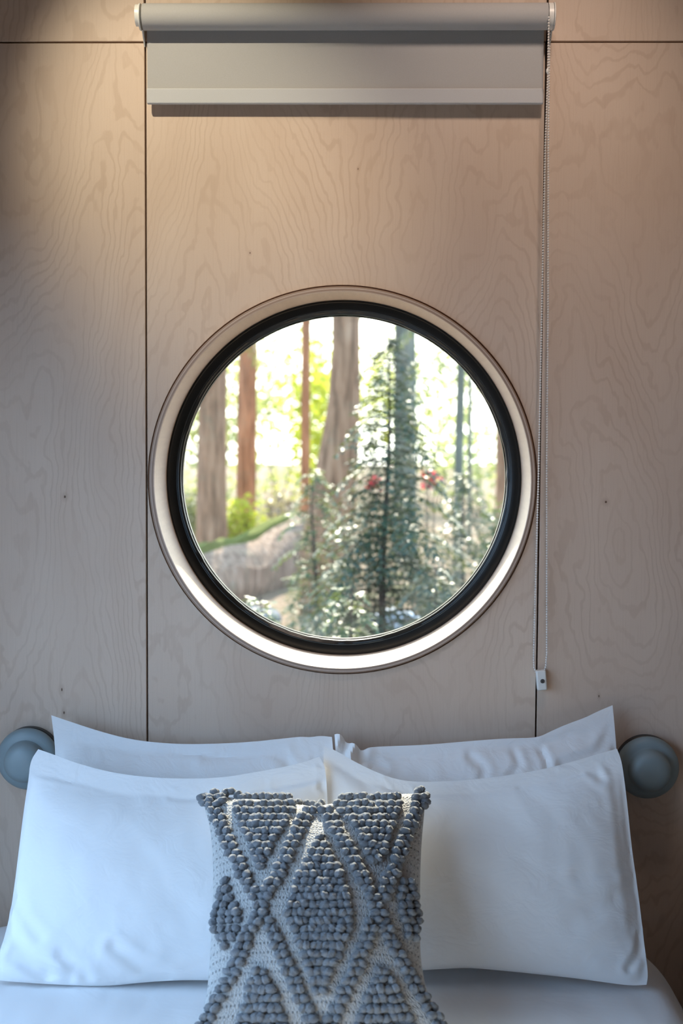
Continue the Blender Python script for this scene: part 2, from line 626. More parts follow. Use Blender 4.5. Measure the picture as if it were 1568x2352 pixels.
ch = MB()
strand(ch, [(1260, 40, -.086), (1259.5, 70, -.080), (1258, 165, -.070), (1252, 330, -.058), (1244.5, 690, -.044), (1237, 1080, -.034), (1231, 1300, -.026), (1225.5, 1500, -.018), (1226, 1532, -.016), (1231, 1546, -.014), (1242, 1549, -.0125)])
strand(ch, [(1263, 45, -.026), (1262, 70, -.027), (1259, 300, -.027), (1258.5, 690, -.025), (1255.5, 1080, -.021), (1255.5, 1500, -.016), (1253, 1530, -.015), (1249, 1542, -.014), (1242, 1549, -.0125)])
part(ch, 'bead_chain', M['bead'], bl)
mb = MB()
c = at(1257, 163, -.071); mb.ball(c, .004, 10, 8, Matrix.Diagonal((.0036, .0036, .0065)))
part(mb, 'chain_joiner', M['white_plastic'], bl)
c = at(1242.5, 1560, -.012)
mb = MB(); mb.box((-.0118, -.0105, -.0255), (.0118, .0095, .0225))
rot = Matrix.Rotation(-.085, 3, 'Y')
mb.v = [tuple(c + rot @ Vector(p)) for p in mb.v]
o = part(mb, 'chain_tensioner', M['white_plastic'], bl); bevel(o, .0035, 4)
mb = MB(); q = c + rot @ Vector((.0015, 0, -.003))
mb.lathe([(0, c.y - .0108), (.0014, c.y - .0108), (.0018, c.y - .0125), (.0050, c.y - .0122), (.0054, c.y - .0100), (.0054, c.y - .004)], (q.x, q.z), 24)
part(mb, 'screw', M['screw'], o, True)

# ------------------------------------------------------------------ wall lamps


def sconce(px, py, label):
    c = at(px, py, -.045)
    root = empty('wall_sconce', (c.x, 0, c.z), label, 'wall lamp', 'wall sconces either side of the bed')
    mb = MB(); mb.lathe([(0, -.0005), (.072, -.0005), (.0735, -.003), (.0735, -.019), (.070, -.022), (0, -.022)], (c.x, c.z), 72)
    part(mb, 'backplate', M['black_metal'], root, True)
    mb = MB()
    pr = [(.060, -.0225), (.0700, -.0230), (.0735, -.0255), (.0748, -.0300), (.0742, -.0360), (.0715, -.0425), (.0660, -.0475), (.0590, -.0500), (.0530, -.0510),
          (.0500, -.0530), (.0485, -.0580), (.0478, -.0660), (.0460, -.0760), (.0410, -.0850), (.0310, -.0905), (.0170, -.0930), (0, -.0938)]
    inn = [(max(r - .004, 0), y + .004) for r, y in pr[::-1]]
    mb.lathe(pr + inn[:-1], (c.x, c.z), 72)
    part(mb, 'glass_shade', M['frost'], root, True)
    mb = MB(); mb.lathe([(0, -.0225), (.030, -.0225), (.030, -.036), (.016, -.040), (.024, -.052), (.025, -.060), (.018, -.070), (0, -.074)], (c.x, c.z), 32)
    part(mb, 'bulb', plain('opal_bulb', (.8, .8, .78), .4), root, True)
    return root


sconce(61, 1746, 'round frosted glass wall lamp half hidden behind the left pillows')
sconce(1489, 1766, 'round frosted glass wall lamp beside the right pillows, bead chain above it')

# ------------------------------------------------------------------ bed
ZB = .594
bed = empty('bed', (-.05, -1.0, 0), 'double bed pushed against the plywood wall under the round window', 'bed')


def rrect(x0, x1, y0, y1, r, n=14):
    pts = []
    for cx, cy, a0, rr in ((x1 - r, y1 - r, 0, r), (x0 + r, y1 - r, pi / 2, r), (x0 + .1, y0 + .1, pi, .1), (x1 - .1, y0 + .1, 1.5 * pi, .1)):
        for k in range(n + 1):
            a = a0 + pi / 2 * k / n
            pts.append((cx + rr * cos(a), cy + rr * sin(a)))
    return pts


def slab(mb, loops, cap0=True, cap1=True):
    """loops: list of (list of xyz)"""
    n = len(loops[0]); vs = [p for L in loops for p in L]; fs = []
    for i in range(len(loops) - 1):
        for k in range(n):
            k2 = (k + 1) % n
            fs.append((i * n + k, i * n + k2, (i + 1) * n + k2, (i + 1) * n + k))
    if cap0: fs.append(tuple(range(n - 1, -1, -1)))
    if cap1: fs.append(tuple((len(loops) - 1) * n + k for k in range(n)))
    mb.add(vs, fs)


BX0, BX1, BY0, BY1 = -.93, .745, -1.98, -.015
mb = MB(); mb.box((BX0 + .03, BY0 + .03, 0), (BX1 - .03, BY1 - .002, .26)); part(mb, 'platform', M['bed_wood'], bed)
mb = MB()
loops = []
for z, ins in ((.262, .03), (.275, .012), (.55, .012), (.575, .020), (.591, .040), (.598, .075)):
    loops.append([(x, y, z - .014) for x, y in rrect(BX0 + ins, BX1 - ins, BY0 + ins, BY1 - ins, .24 - ins)])
slab(mb, loops); part(mb, 'mattress', M['sheet'], bed)

# fitted white sheet over the mattress, its own sagging and folds
mb = MB()
edge = [(.27, .000), (.40, -.003), (.545, .000), (.578, .006), (.600, .020), (.613, .042), (.6185, .07), (.6205, .11), (ZB, .16), (ZB, .24), (ZB, .33), (ZB, .45), (ZB, .58), (ZB, .70), (ZB, .80)]


def sheet_z(x, y, z):
    if z < .555: return z
    q = noise.noise(Vector((x * 9 + y * 5, y * 2.2 - x * 3, 1))) * .0040 + noise.noise(Vector((x * 26, y * 5, 4))) * .0017
    return z + q * min(1, (z - .555) / .05)


# rectangular grid mapped on to the rounded plan so that the folds are resolved
gx, gy = 150, 120
PL = 60


def plan(u, v, ins):
    """(u,v) in -1..1 square to the rounded mattress plan"""
    hx, hy = (BX1 - BX0) / 2 - ins, (BY1 - BY0) / 2 - ins
    cx, cy = (BX0 + BX1) / 2, (BY0 + BY1) / 2
    x, y = u * hx, v * hy
    r = .24 if v > 0 else .10
    r = min(r, hx, hy)
    ax, ay = abs(x) - (hx - r), abs(y) - (hy - r)
    if ax > 0 and ay > 0:
        m = max(ax, ay); l = math.hypot(ax, ay)
        s_ = m / l
        x = math.copysign(hx - r + ax * s_, x); y = math.copysign(hy - r + ay * s_, y)
    return cx + x, cy + y


vs, fs = [], []
for j in range(gy + 1):
    for i in range(gx + 1):
        u = -1 + 2 * i / gx; v = -1 + 2 * j / gy
        x, y = plan(u, v, .0)
        # distance to the rim, in metres, along the square map
        d = min((1 - abs(u)) * (BX1 - BX0) / 2, (1 - abs(v)) * (BY1 - BY0) / 2)
        z = ZB - .062 * max(0, 1 - d / .085) ** 2.3
        vs.append((x, y, sheet_z(x, y, z) + .0035))
for j in range(gy):
    for i in range(gx):
        a = j * (gx + 1) + i
        fs.append((a, a + 1, a + gx + 2, a + gx + 1))
rim = [i for i in range(gx + 1)] + [j * (gx + 1) + gx for j in range(1, gy + 1)] + [gy * (gx + 1) + i for i in range(gx - 1, -1, -1)] + [j * (gx + 1) for j in range(gy - 1, 0, -1)]
prev = rim
for z in (.50, .40, .30):
    nw = []
    for k in rim:
        p = vs[k]; nw.append(len(vs)); vs.append((p[0], p[1], z))
    for k in range(len(rim)):
        k2 = (k + 1) % len(rim)
        fs.append((prev[k], nw[k], nw[k2], prev[k2]))
    prev = nw
mb.add(vs, fs)
sh = mb.build('bed_sheet', M['sheet'], None, (-.05, -1.0, .60), True)
tag(sh, 'plain white sheet stretched over the bed under the pillows', 'sheet')


# ------------------------------------------------------------------ pillows
def resample(P, n):
    L = [0]
    for a, b in zip(P, P[1:]): L.append(L[-1] + (b - a).length)
    out = []; j = 0
    for i in range(n + 1):
        t = L[-1] * i / n
        while j < len(P) - 2 and L[j + 1] < t: j += 1
        w = (t - L[j]) / max(1e-9, L[j + 1] - L[j])
        out.append(P[j].lerp(P[j + 1], min(1, max(0, w))))
    return out


def smooth_poly(P, it=2):
    for _ in range(it):
        Q = [P[0]]
        for a, b in zip(P, P[1:]): Q += [a.lerp(b, .25), a.lerp(b, .75)]
        Q.append(P[-1]); P = Q
    return P


class Soft:
    """a stuffed rectangular cover lying in a leaning plane: four edge curves, a thickness field, folds"""

    def __init__(s, p0, k, top, right, bottom, left, nu, nv, thick, field):
        s.p0 = Vector(p0)
        s.dir = Vector((0, k, 1)).normalized()        # up the slope
        s.n = Vector((0, -1, k)).normalized()         # towards the room
        s.nu, s.nv, s.T, s.field = nu, nv, thick, field
        f = lambda L: [s.to(px, py) for px, py in L]
        E = [smooth_poly(f(L)) for L in (top, right, bottom, left)]
        t, b = resample(E[0], nu), resample(E[2], nu)
        l, r = resample(E[3], nv), resample(E[1], nv)
        s.g = []
        for j in range(nv + 1):
            v = j / nv; row = []
            for i in range(nu + 1):
                u = i / nu
                p = (1 - v) * t[i] + v * b[i] + (1 - u) * l[j] + u * r[j] - ((1 - u) * (1 - v) * t[0] + u * (1 - v) * t[-1] + (1 - u) * v * b[0] + u * v * b[-1])
                row.append(p)
            s.g.append(row)

    def to(s, px, py):
        p = on_plane(px, py, s.p0, s.n)
        return Vector((p.x, (p - s.p0).dot(s.dir)))

    def world(s, q, h):
        return s.p0 + Vector((q.x - s.p0.x, 0, 0)) + s.dir * q.y + s.n * h

    def mesh(s, creases=(), wrinkle=.003, seed=0, back=.9, extra=None, lap=0):
        nu, nv = s.nu, s.nv
        cr = [([s.to(*p) for p in L], d, w) for L, d, w in creases]
        s.h = []
        for j in range(nv + 1):
            row = []
            for i in range(nu + 1):
                u, v = i / nu, j / nv
                h = s.T * s.field(u, v)
                q = s.g[j][i]
                e = min(1, 8 * min(u, 1 - u, v, 1 - v) + .02)
                w = noise.noise(Vector((q.x * 7 + seed, q.y * 9, seed))) * .9 + noise.noise(Vector((q.x * 22 + q.y * 13, q.y * 17 - q.x * 9 + seed, 2 + seed))) * .45
                edge = max(0, 1 - min(u, 1 - u, v, 1 - v) / .13)
                w += edge * .8 * noise.noise(Vector((u * 34 + seed, v * 24, 7)))
                h += wrinkle * w * e
                for L, d, wd in cr:
                    m = 9
                    for a, b in zip(L, L[1:]):
                        ab = b - a; t = max(0, min(1, (q - a).dot(ab) / max(1e-9, ab.dot(ab))))
                        m = min(m, (q - a - ab * t).length)
                    if m < 4 * wd:
                        h += -d * math.exp(-(m / wd) ** 2) + .45 * d * math.exp(-((m - 1.9 * wd) / wd) ** 2)
                if extra: h += extra(u, v, q)
                row.append(max(h, .0015))
            s.h.append(row)
        mb = MB(); vs, fs = [], []
        W = nu + 1
        for j in range(nv + 1):
            for i in range(nu + 1): vs.append(s.world(s.g[j][i], s.h[j][i]))
        off = len(vs)
        for j in range(nv + 1):
            for i in range(nu + 1): vs.append(s.world(s.g[j][i], -back * s.T * s.field(i / nu, j / nv) - .0015))
        for j in range(nv):
            for i in range(nu):
                a = j * W + i
                fs.append((a, a + W, a + W + 1, a + 1)); fs.append((off + a, off + a + 1, off + a + W + 1, off + a + W))
        rim = [i for i in range(nu + 1)] + [j * W + nu for j in range(1, nv + 1)] + [nv * W + i for i in range(nu - 1, -1, -1)] + [j * W for j in range(nv - 1, 0, -1)]
        for k in range(len(rim)):
            a, b = rim[k], rim[(k + 1) % len(rim)]
            fs.append((a, b, off + b, off + a))
        mb.add(vs, fs)
        return mb

    def hit(s, px, py):
        """the point of the stuffed front seen at a pixel, with its outward normal and (u,v)"""
        h = 0
        for _ in range(8):
            p = on_plane(px, py, s.p0 + s.n * h, s.n)
            q = Vector((p.x, (p - s.p0).dot(s.dir)))
            best = None
            # locate the grid cell: v from y, then u from x
            lo, hi = 0, s.nv
            for _ in range(3):
                jj = (lo + hi) // 2
            bj = min(range(s.nv + 1), key=lambda j: abs(s.g[j][s.nu // 2].y - q.y))
            for _ in range(3):
                bi = min(range(s.nu + 1), key=lambda i: abs(s.g[bj][i].x - q.x))
                bj = min(range(s.nv + 1), key=lambda j: abs(s.g[j][bi].y - q.y))
            h = s.h[bj][bi]
        i, j = bi, bj
        i0, i1, j0, j1 = max(0, i - 1), min(s.nu, i + 1), max(0, j - 1), min(s.nv, j + 1)
        du = s.world(s.g[j][i1], s.h[j][i1]) - s.world(s.g[j][i0], s.h[j][i0])
        dv = s.world(s.g[j1][i], s.h[j1][i]) - s.world(s.g[j0][i], s.h[j0][i])
        n = dv.cross(du).normalized()
        if n.dot(s.n) < 0: n = -n
        return p, n, i / s.nu, j / s.nv, du.normalized()


def dome(t, p=2.4, q=.62):
    return max(0, 1 - abs(2 * t - 1) ** p) ** q


def pill_field(vtop, uside=.0):
    def f(u, v):
        vv = max(0, (v - vtop(u)) / (1 - vtop(u)))
        uu = min(1, max(0, (u - uside) / (1 - 2 * uside)))
        return dome(uu, 2.6, .62) * dome(vv, 2.2, .92 if vv < .5 else .60)
    return f


GP = 'white pillows leaning in two rows against the wall'
KB = .4545
PB = (0, -.27, .63)
KF = .50
PF = (0, -.415, .63)

s = Soft(PB, KB,
         [(118, 1643), (150, 1654), (225, 1679), (300, 1699), (380, 1708), (450, 1710), (560, 1706), (640, 1698), (690, 1692), (712, 1694), (735, 1690), (762, 1693)],
         [(762, 1693), (768, 1760), (764, 1900), (760, 2050), (752, 2180)],
         [(112, 2172), (250, 2186), (430, 2190), (620, 2188), (752, 2180)],
         [(118, 1643), (124, 1690), (128, 1735), (124, 1850), (116, 2000), (112, 2172)],
         110, 70, .056, pill_field(lambda u: .10 - .05 * sin(pi * u), .01))
o = s.mesh([([(150, 1672), (240, 1692), (330, 1712), (450, 1734), (560, 1737)], .0035, .007), ([(600, 1710), (650, 1740), (690, 1790)], .004, .012),
            ([(700, 1690), (718, 1712), (722, 1745)], .006, .006), ([(480, 1745), (560, 1735), (640, 1715)], .004, .012)], .0035, 2.0).build('pillow', M['linen_b'], None, s.world(Vector((-.33, .02)), 0), True)
tag(o, 'white pillow against the wall behind the left front pillow', 'pillow', GP)

s = Soft(PB, KB,
         [(768, 1688), (778, 1688), (789, 1695), (794, 1707), (808, 1708), (820, 1714), (828, 1725), (836, 1723), (850, 1716), (900, 1714), (980, 1711), (1060, 1704), (1110, 1700), (1165, 1696), (1234, 1695), (1262, 1681), (1300, 1664), (1345, 1648), (1370, 1635), (1406, 1620)],
         [(1406, 1620), (1410, 1660), (1414, 1710), (1420, 1800), (1428, 1950), (1432, 2178)],
         [(778, 2178), (920, 2188), (1100, 2192), (1280, 2188), (1432, 2178)],
         [(768, 1688), (773, 1760), (775, 1900), (776, 2050), (778, 2178)],
         110, 70, .056, pill_field(lambda u: .09 - .05 * sin(pi * u), .01))


def crumple(u, v, q):
    a = math.exp(-((u - .05) / .07) ** 2 - ((v - .05) / .10) ** 2)
    return a * (.016 * sin(u * 95 + v * 22) + .012)


o = s.mesh([([(800, 1712), (830, 1745), (880, 1765)], .005, .010), ([(960, 1728), (1060, 1712), (1160, 1716), (1235, 1712), (1310, 1690), (1360, 1660)], .004, .006),
            ([(1080, 1740), (1110, 1770), (1105, 1800)], .004, .010), ([(1240, 1722), (1252, 1750), (1256, 1780)], .005, .008), ([(1290, 1760), (1370, 1730), (1400, 1690)], .004, .012),
            ([(1180, 1730), (1190, 1760), (1170, 1790)], .004, .009)], .004, 6.0, extra=crumple).build('pillow', M['linen_b'], None, s.world(Vector((.3, .02)), 0), True)
tag(o, 'white pillow against the wall behind the right front pillow, its right corner pointing up', 'pillow', GP)

s = Soft((0, PF[1] - .012, .63), KF,
         [(88, 1721), (128, 1735), (172, 1752), (243, 1772), (320, 1784), (403, 1789), (500, 1788), (600, 1772), (690, 1754), (733, 1738)],
         [(733, 1738), (746, 1760), (750, 1800), (752, 1850), (756, 1980), (760, 2120), (762, 2246)],
         [(-18, 2250), (40, 2256), (140, 2262), (240, 2266), (330, 2256), (430, 2250), (560, 2254), (762, 2246)],
         [(88, 1721), (70, 1748), (66, 1790), (55, 1860), (44, 1950), (33, 2040), (22, 2110), (0, 2190), (-18, 2250)],
         130, 100, .060, pill_field(lambda u: .085 + .02 * sin(pi * u), .012))
o = s.mesh([([(78, 1775), (130, 1784), (210, 1800), (300, 1811), (388, 1822)], .0032, .0065), ([(398, 1832), (470, 1833), (560, 1828)], .003, .008),
            ([(185, 1768), (190, 1790), (215, 1797)], .003, .006), ([(20, 2130), (60, 2190), (110, 2235)], .007, .016), ([(30, 2200), (90, 2236), (160, 2250)], .006, .012),
            ([(150, 2200), (200, 2245)], .004, .012), ([(270, 2180), (330, 2225), (390, 2248)], .005, .012), ([(40, 2060), (55, 2110), (95, 2160)], .004, .014),
            ([(640, 1800), (690, 1790), (740, 1782)], .005, .010), ([(735, 1745), (742, 1775), (738, 1810)], .004, .006), ([(120, 1900), (320, 1960), (420, 2080)], .0015, .03)],
           .0032, 11.0).build('pillow', M['linen'], None, s.world(Vector((-.38, .02)), 0), True)
tag(o, 'white front pillow left of the grey tufted cushion', 'pillow', GP)

s = Soft((0, PF[1] + .012, .63), KF,
         [(744, 1714), (756, 1718), (778, 1728), (800, 1742), (850, 1768), (905, 1790), (960, 1797), (1050, 1794), (1150, 1784), (1250, 1767), (1320, 1748), (1380, 1730), (1416, 1720)],
         [(1416, 1720), (1426, 1745), (1433, 1790), (1440, 1850), (1450, 1950), (1462, 2030), (1472, 2110), (1480, 2180), (1488, 2238), (1484, 2262)],
         [(760, 2240), (900, 2234), (1060, 2222), (1120, 2226), (1240, 2238), (1330, 2248), (1400, 2258), (1450, 2264), (1484, 2262)],
         [(744, 1714), (742, 1760), (745, 1830), (752, 1980), (756, 2110), (760, 2240)],
         130, 100, .060, pill_field(lambda u: .05 + .03 * sin(pi * u), .012))
o = s.mesh([([(960, 1815), (1060, 1812), (1170, 1798), (1260, 1782), (1330, 1775)], .0035, .0065), ([(1400, 1760), (1415, 1850), (1428, 1960), (1442, 2060), (1455, 2150)], .002, .010),
            ([(1320, 2018), (1400, 2005), (1450, 1985)], .0022, .014), ([(1310, 2125), (1390, 2080), (1450, 2040)], .0020, .018), ([(1440, 2225), (1462, 2195), (1470, 2150)], .005, .008),
            ([(1380, 1790), (1350, 1760), (1300, 1752)], .004, .010), ([(895, 1778), (925, 1815), (960, 1845)], .004, .008), ([(770, 1740), (830, 1790), (870, 1850)], .003, .016),
            ([(1100, 1850), (1200, 1990), (1330, 2060)], .0015, .03)], .0032, 17.0).build('pillow', M['linen'], None, s.world(Vector((.33, .02)), 0), True)
tag(o, 'white front pillow right of the grey tufted cushion', 'pillow', GP)

# ------------------------------------------------------------------ tufted cushion
KC = (.39) / (.335)
cush = Soft((0, -.725, .655), .36 / .335,
            [(466, 1830), (500, 1831), (545, 1833), (620, 1839), (690, 1849), (722, 1854), (760, 1847), (840, 1833), (920, 1823), (977, 1823)],
            [(977, 1824), (974, 1868), (967, 1940), (964, 2040), (963, 2140), (968, 2230), (986, 2298), (1024, 2352), (1052, 2400)],
            [(432, 2404), (520, 2392), (740, 2386), (960, 2390), (1052, 2400)],
            [(466, 1830), (470, 1858), (483, 1900), (490, 1980), (489, 2080), (484, 2180), (479, 2250), (471, 2310), (456, 2356), (432, 2404)],
            90, 90, .080, lambda u, v: dome(u, 2.3, .55) * dome(v, 2.1, .62))
cm = cush.mesh((), .0025, 3.0)
rootc = empty('cushion', cush.world(Vector((-.06, 0)), -.03), 'grey square cushion with tufted diamond pattern leaning on the white pillows', 'cushion')
cov = part(cm, 'cushion_cover', M['weave'], rootc, True)
uvl = cov.data.uv_layers.new(name='UVMap')
W = cush.nu + 1; half = W * (cush.nv + 1)
for lp in cov.data.loops:
    k = lp.vertex_index % half
    uvl.data[lp.index].uv = ((k % W) / cush.nu, 1 - (k // W) / cush.nv)


def zp(x, y): return (x / 2.489 + 430, y / 2.489 + 1790)


def lerp_tab(tab, y):
    if y < tab[0][0] or y > tab[-1][0]: return None
    for a, b in zip(tab, tab[1:]):
        if a[0] <= y <= b[0]:
            t = (y - a[0]) / max(1e-9, b[0] - a[0])
            return tuple(a[i] + (b[i] - a[i]) * t for i in range(1, len(a)))


rows = []
y = 112
while y < 1500:
    rows.append(y); y += 37 + .0135 * (y - 112)
motifs = []
motifs.append(('tufted_triangle', [(100, 300, 560), (140, 262, 665), (200, 270, 600), (280, 310, 560), (350, 345, 510), (420, 370, 480), (480, 385, 440), (510, 395, 430)]))
motifs.append(('tufted_triangle', [(85, 1000, 1215), (115, 850, 1225), (160, 840, 1225), (220, 890, 1200), (280, 950, 1180), (350, 985, 1160), (420, 1010, 1135), (480, 1045, 1110), (505, 1060, 1100)]))
motifs.append(('tufted_diamond', [(330, 745, 785), (400, 695, 805), (480, 665, 860), (560, 615, 890), (640, 590, 915), (740, 570, 935), (790, 556, 950), (860, 600, 940), (950, 620, 890), (1020, 655, 870), (1090, 680, 835), (1170, 710, 805), (1215, 730, 790)]))
motifs.append(('tufted_half_diamond', [(590, 195, 240), (660, 178, 260), (720, 160, 290), (790, 140, 320), (860, 150, 300), (920, 175, 265), (980, 195, 230)]))
motifs.append(('tufted_half_diamond', [(555, 1230, 1265), (640, 1205, 1300), (700, 1195, 1320), (770, 1205, 1330), (850, 1225, 1320), (900, 1245, 1310), (950, 1265, 1305)]))
motifs.append(('tufted_diamond', [(1055, 390, 440), (1110, 370, 455), (1170, 345, 490), (1240, 335, 510), (1300, 310, 540), (1390, 280, 570), (1500, 250, 600)]))
motifs.append(('tufted_diamond', [(1055, 1090, 1130), (1110, 1060, 1160), (1170, 1045, 1190), (1240, 1020, 1225), (1300, 990, 1250), (1390, 960, 1290), (1500, 930, 1320)]))


def band(path, w=70):
    return [(y, x - w / 2, x + w / 2) for y, x in path]


bA = band([(172, 712), (190, 700), (250, 655), (300, 632), (350, 612), (450, 562), (560, 512), (620, 478), (700, 430), (790, 410), (870, 350), (1000, 312), (1080, 268), (1180, 226), (1270, 172), (1380, 112), (1430, 90)], 76)
bB = band([(80, 150), (150, 150), (220, 180), (370, 243), (470, 288), (580, 335), (660, 385), (760, 425), (860, 478), (940, 512), (1040, 555), (1150, 606), (1250, 650), (1340, 695), (1500, 740)], 80)
bA2 = band([(172, 780), (190, 795), (240, 830), (300, 860), (390, 905), (480, 958), (570, 1002), (660, 1045), (740, 1082), (860, 1132), (980, 1184), (1080, 1240), (1220, 1320), (1350, 1410), (1500, 1490)], 76)
bB2 = band([(80, 1330), (140, 1325), (210, 1290), (310, 1252), (400, 1218), (500, 1182), (570, 1150), (680, 1108), (780, 1070), (900, 1030), (1010, 985), (1130, 938), (1240, 888), (1340, 838), (1500, 780)], 80)
def cut(tab, y, up):
    e = lerp_tab(tab, y)
    return [r for r in tab if r[0] < y] + [(y, *e)] if up else [(y, *e)] + [r for r in tab if r[0] > y]


motifs += [('tufted_band', bA), ('tufted_band', cut(bB, 705, True)), ('tufted_band', cut(bB, 745, False)), ('tufted_band', bA2), ('tufted_band', cut(bB2, 695, True)), ('tufted_band', cut(bB2, 735, False))]
rng = random.Random(5)
taken = set()


def tuft(mb, p, n, du, sc):
    dv = n.cross(du).normalized(); du = dv.cross(n).normalized()
    tw = rng.choice((1, 1, -1)) * rng.uniform(2.0, 3.4); ph = rng.uniform(0, 6.28); k = rng.choice((3, 4, 4))
    ridge = lambda a, t: .86 + .30 * abs(sin(k * a / 2 + tw * t + ph)) ** .7
    an = rng.uniform(-.5, .5)
    e1 = du * cos(an) + dv * sin(an); e2 = -du * sin(an) + dv * cos(an)
    a, b, c = .0076 * sc * rng.uniform(.82, 1.12), .0098 * sc * rng.uniform(.82, 1.15), .0078 * sc * rng.uniform(.75, 1.2)
    # long axis of the loop tilted along the row
    Mx = Matrix((e2 * a, n * c, e1 * b)).transposed()
    mb.ball(p + n * (.0048 * sc + rng.uniform(-.0015, .002)) + du * rng.uniform(-.0026, .0026) + dv * rng.uniform(-.0020, .0020), 1, 16, 10, Mx, ridge)


for name, tab in motifs:
    mb = MB()
    for ri, yy in enumerate(rows):
        iv = lerp_tab(tab, yy)
        if not iv: continue
        x0, x1 = iv
        pitch = 40
        n_ = max(1, round((x1 - x0) / pitch))
        for i in range(n_):
            x = x0 + (x1 - x0) * (i + .5) / n_
            key = [(x2, r2) for (x2, r2) in taken if r2 == ri and abs(x2 - x) < (13 if tab is bA or tab is bA2 else 26)]
            if key: continue
            taken.add((x, ri))
            px, py = zp(x, yy)
            p, n, u, v, du = cush.hit(px, py)
            tuft(mb, p, n, du, 1.0)
    part(mb, name, M['tuft'], rootc)
# tufts along the top seam and the corner ears
for spots in ([(465, 1834), (476, 1832), (492, 1826), (506, 1836), (512, 1844), (470, 1846), (484, 1844), (520, 1826), (532, 1824), (546, 1830), (558, 1836)], [(706, 1850), (720, 1850), (736, 1850), (728, 1858)], [(958, 1824), (968, 1820), (975, 1832), (962, 1836), (975, 1846)]):
    mb = MB()
    for px, py in spots:
        p, n, u, v, du = cush.hit(px, py)
        tuft(mb, p, (n + Vector((0, 0, .5))).normalized(), du, 1.0)
    part(mb, 'seam_tufts', M['tuft'], rootc)


# ------------------------------------------------------------------ the wood outside
def mk_bark(name, a, b, scale=1.0):
    t = NT(name); co = t.obj()
    n1 = t.noise(t.mapping(co, (22 * scale, 22 * scale, 2.2)), 1, 4, .65, .4)
    n2 = t.noise(co, 3, 3, .6)
    c = t.ramp(n1, [(.35, tuple(x * .45 for x in a)), (.55, a), (.75, b)])
    c = t.mix(t.range(n2, .55, .75, 0, .4), c, (.13, .16, .10))
    t.bsdf(c, .9, t.bump(n1, .8, .03), .2)
    return t.m


def mk_leaf(name, a, b, trans=.45, rough=.4, spec=.5, glow=(.55, .60, .10)):
    t = NT(name); co = t.obj()
    oi = t.noise(co, 3.3, 3, .7)
    c = t.ramp(oi, [(.3, a), (.7, b)])
    p = t.bsdf(c, rough, None, spec, link=False)
    tl = t.n('ShaderNodeBsdfTranslucent')
    c2 = t.mix(.5, c, glow, 'MIX')
    t.l(c2, tl.inputs[0])
    m = t.n('ShaderNodeMixShader'); m.inputs[0].default_value = trans
    t.l(p, m.inputs[1]); t.l(tl.outputs[0], m.inputs[2]); t.l(m.outputs[0], t.out.inputs[0])
    return t.m


B_red = mk_bark('redwood_bark', (.50, .20, .09), (.62, .30, .15))
B_brown = mk_bark('brown_bark', (.38, .20, .11), (.50, .30, .18))
B_grey = mk_bark('grey_bark', (.20, .20, .15), (.29, .28, .21))
B_dark = mk_bark('dark_twig_bark', (.10, .08, .07), (.17, .13, .11), 3)
L_dark = mk_leaf('conifer_needles', (.014, .042, .034), (.036, .085, .050), .14, .40, .4)
L_mid = mk_leaf('cedar_leaves', (.030, .075, .048), (.075, .145, .065), .22, .42, .35)
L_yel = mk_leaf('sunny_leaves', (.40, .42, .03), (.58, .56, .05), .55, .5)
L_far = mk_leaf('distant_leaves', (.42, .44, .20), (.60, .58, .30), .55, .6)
L_olive = mk_leaf('olive_leaves', (.10, .13, .06), (.20, .22, .11), .4, .5)
L_red = mk_leaf('red_leaves', (.50, .03, .06), (.65, .07, .11), .4, .5, .3, (.75, .05, .10))


def mk_ground():
    t = NT('needle_litter'); co = t.obj()
    a = t.noise(co, 1.3, 4, .6); b = t.noise(t.mapping(co, (1, 1, 1)), 45, 4, .75)
    c = t.ramp(b, [(.3, (.14, .095, .06)), (.5, (.30, .21, .14)), (.75, (.46, .36, .26))])
    c = t.mix(t.range(a, .52, .68, 0, .7), c, (.10, .13, .04))
    t.bsdf(c, .9, t.bump(b, .7, .05), .2)
    return t.m


# ground
mb = MB(); nx, ny = 90, 110
vs, fs = [], []
for j in range(ny + 1):
    yy = .45 + (j / ny) ** 1.8 * 75
    for i in range(nx + 1):
        w = 9 + yy * .55
        x = -w + 2 * w * i / nx
        z = .20 + noise.noise(Vector((x * .35, yy * .35, 2))) * .14 + noise.noise(Vector((x * 1.3, yy * 1.3, 5))) * .05
        vs.append((x, yy, z - .05))
for j in range(ny):
    for i in range(nx):
        a = j * (nx + 1) + i; fs.append((a, a + 1, a + nx + 2, a + nx + 1))
mb.add(vs, fs); tag(mb.build('ground', mk_ground()), kind='structure')
mb = MB(); mb.add([(-60, -40, -.25), (60, -40, -.25), (60, .45, -.25), (-60, .45, -.25)], [(0, 1, 2, 3)], False)
tag(mb.build('ground', plain('packed_soil', (.07, .06, .045), .9)), kind='structure')

LF = Vector((0, 0, 0))


def gz(x, y): return .15 + noise.noise(Vector((x * .35, y * .35, 2))) * .14 + noise.noise(Vector((x * 1.3, y * 1.3, 5))) * .05


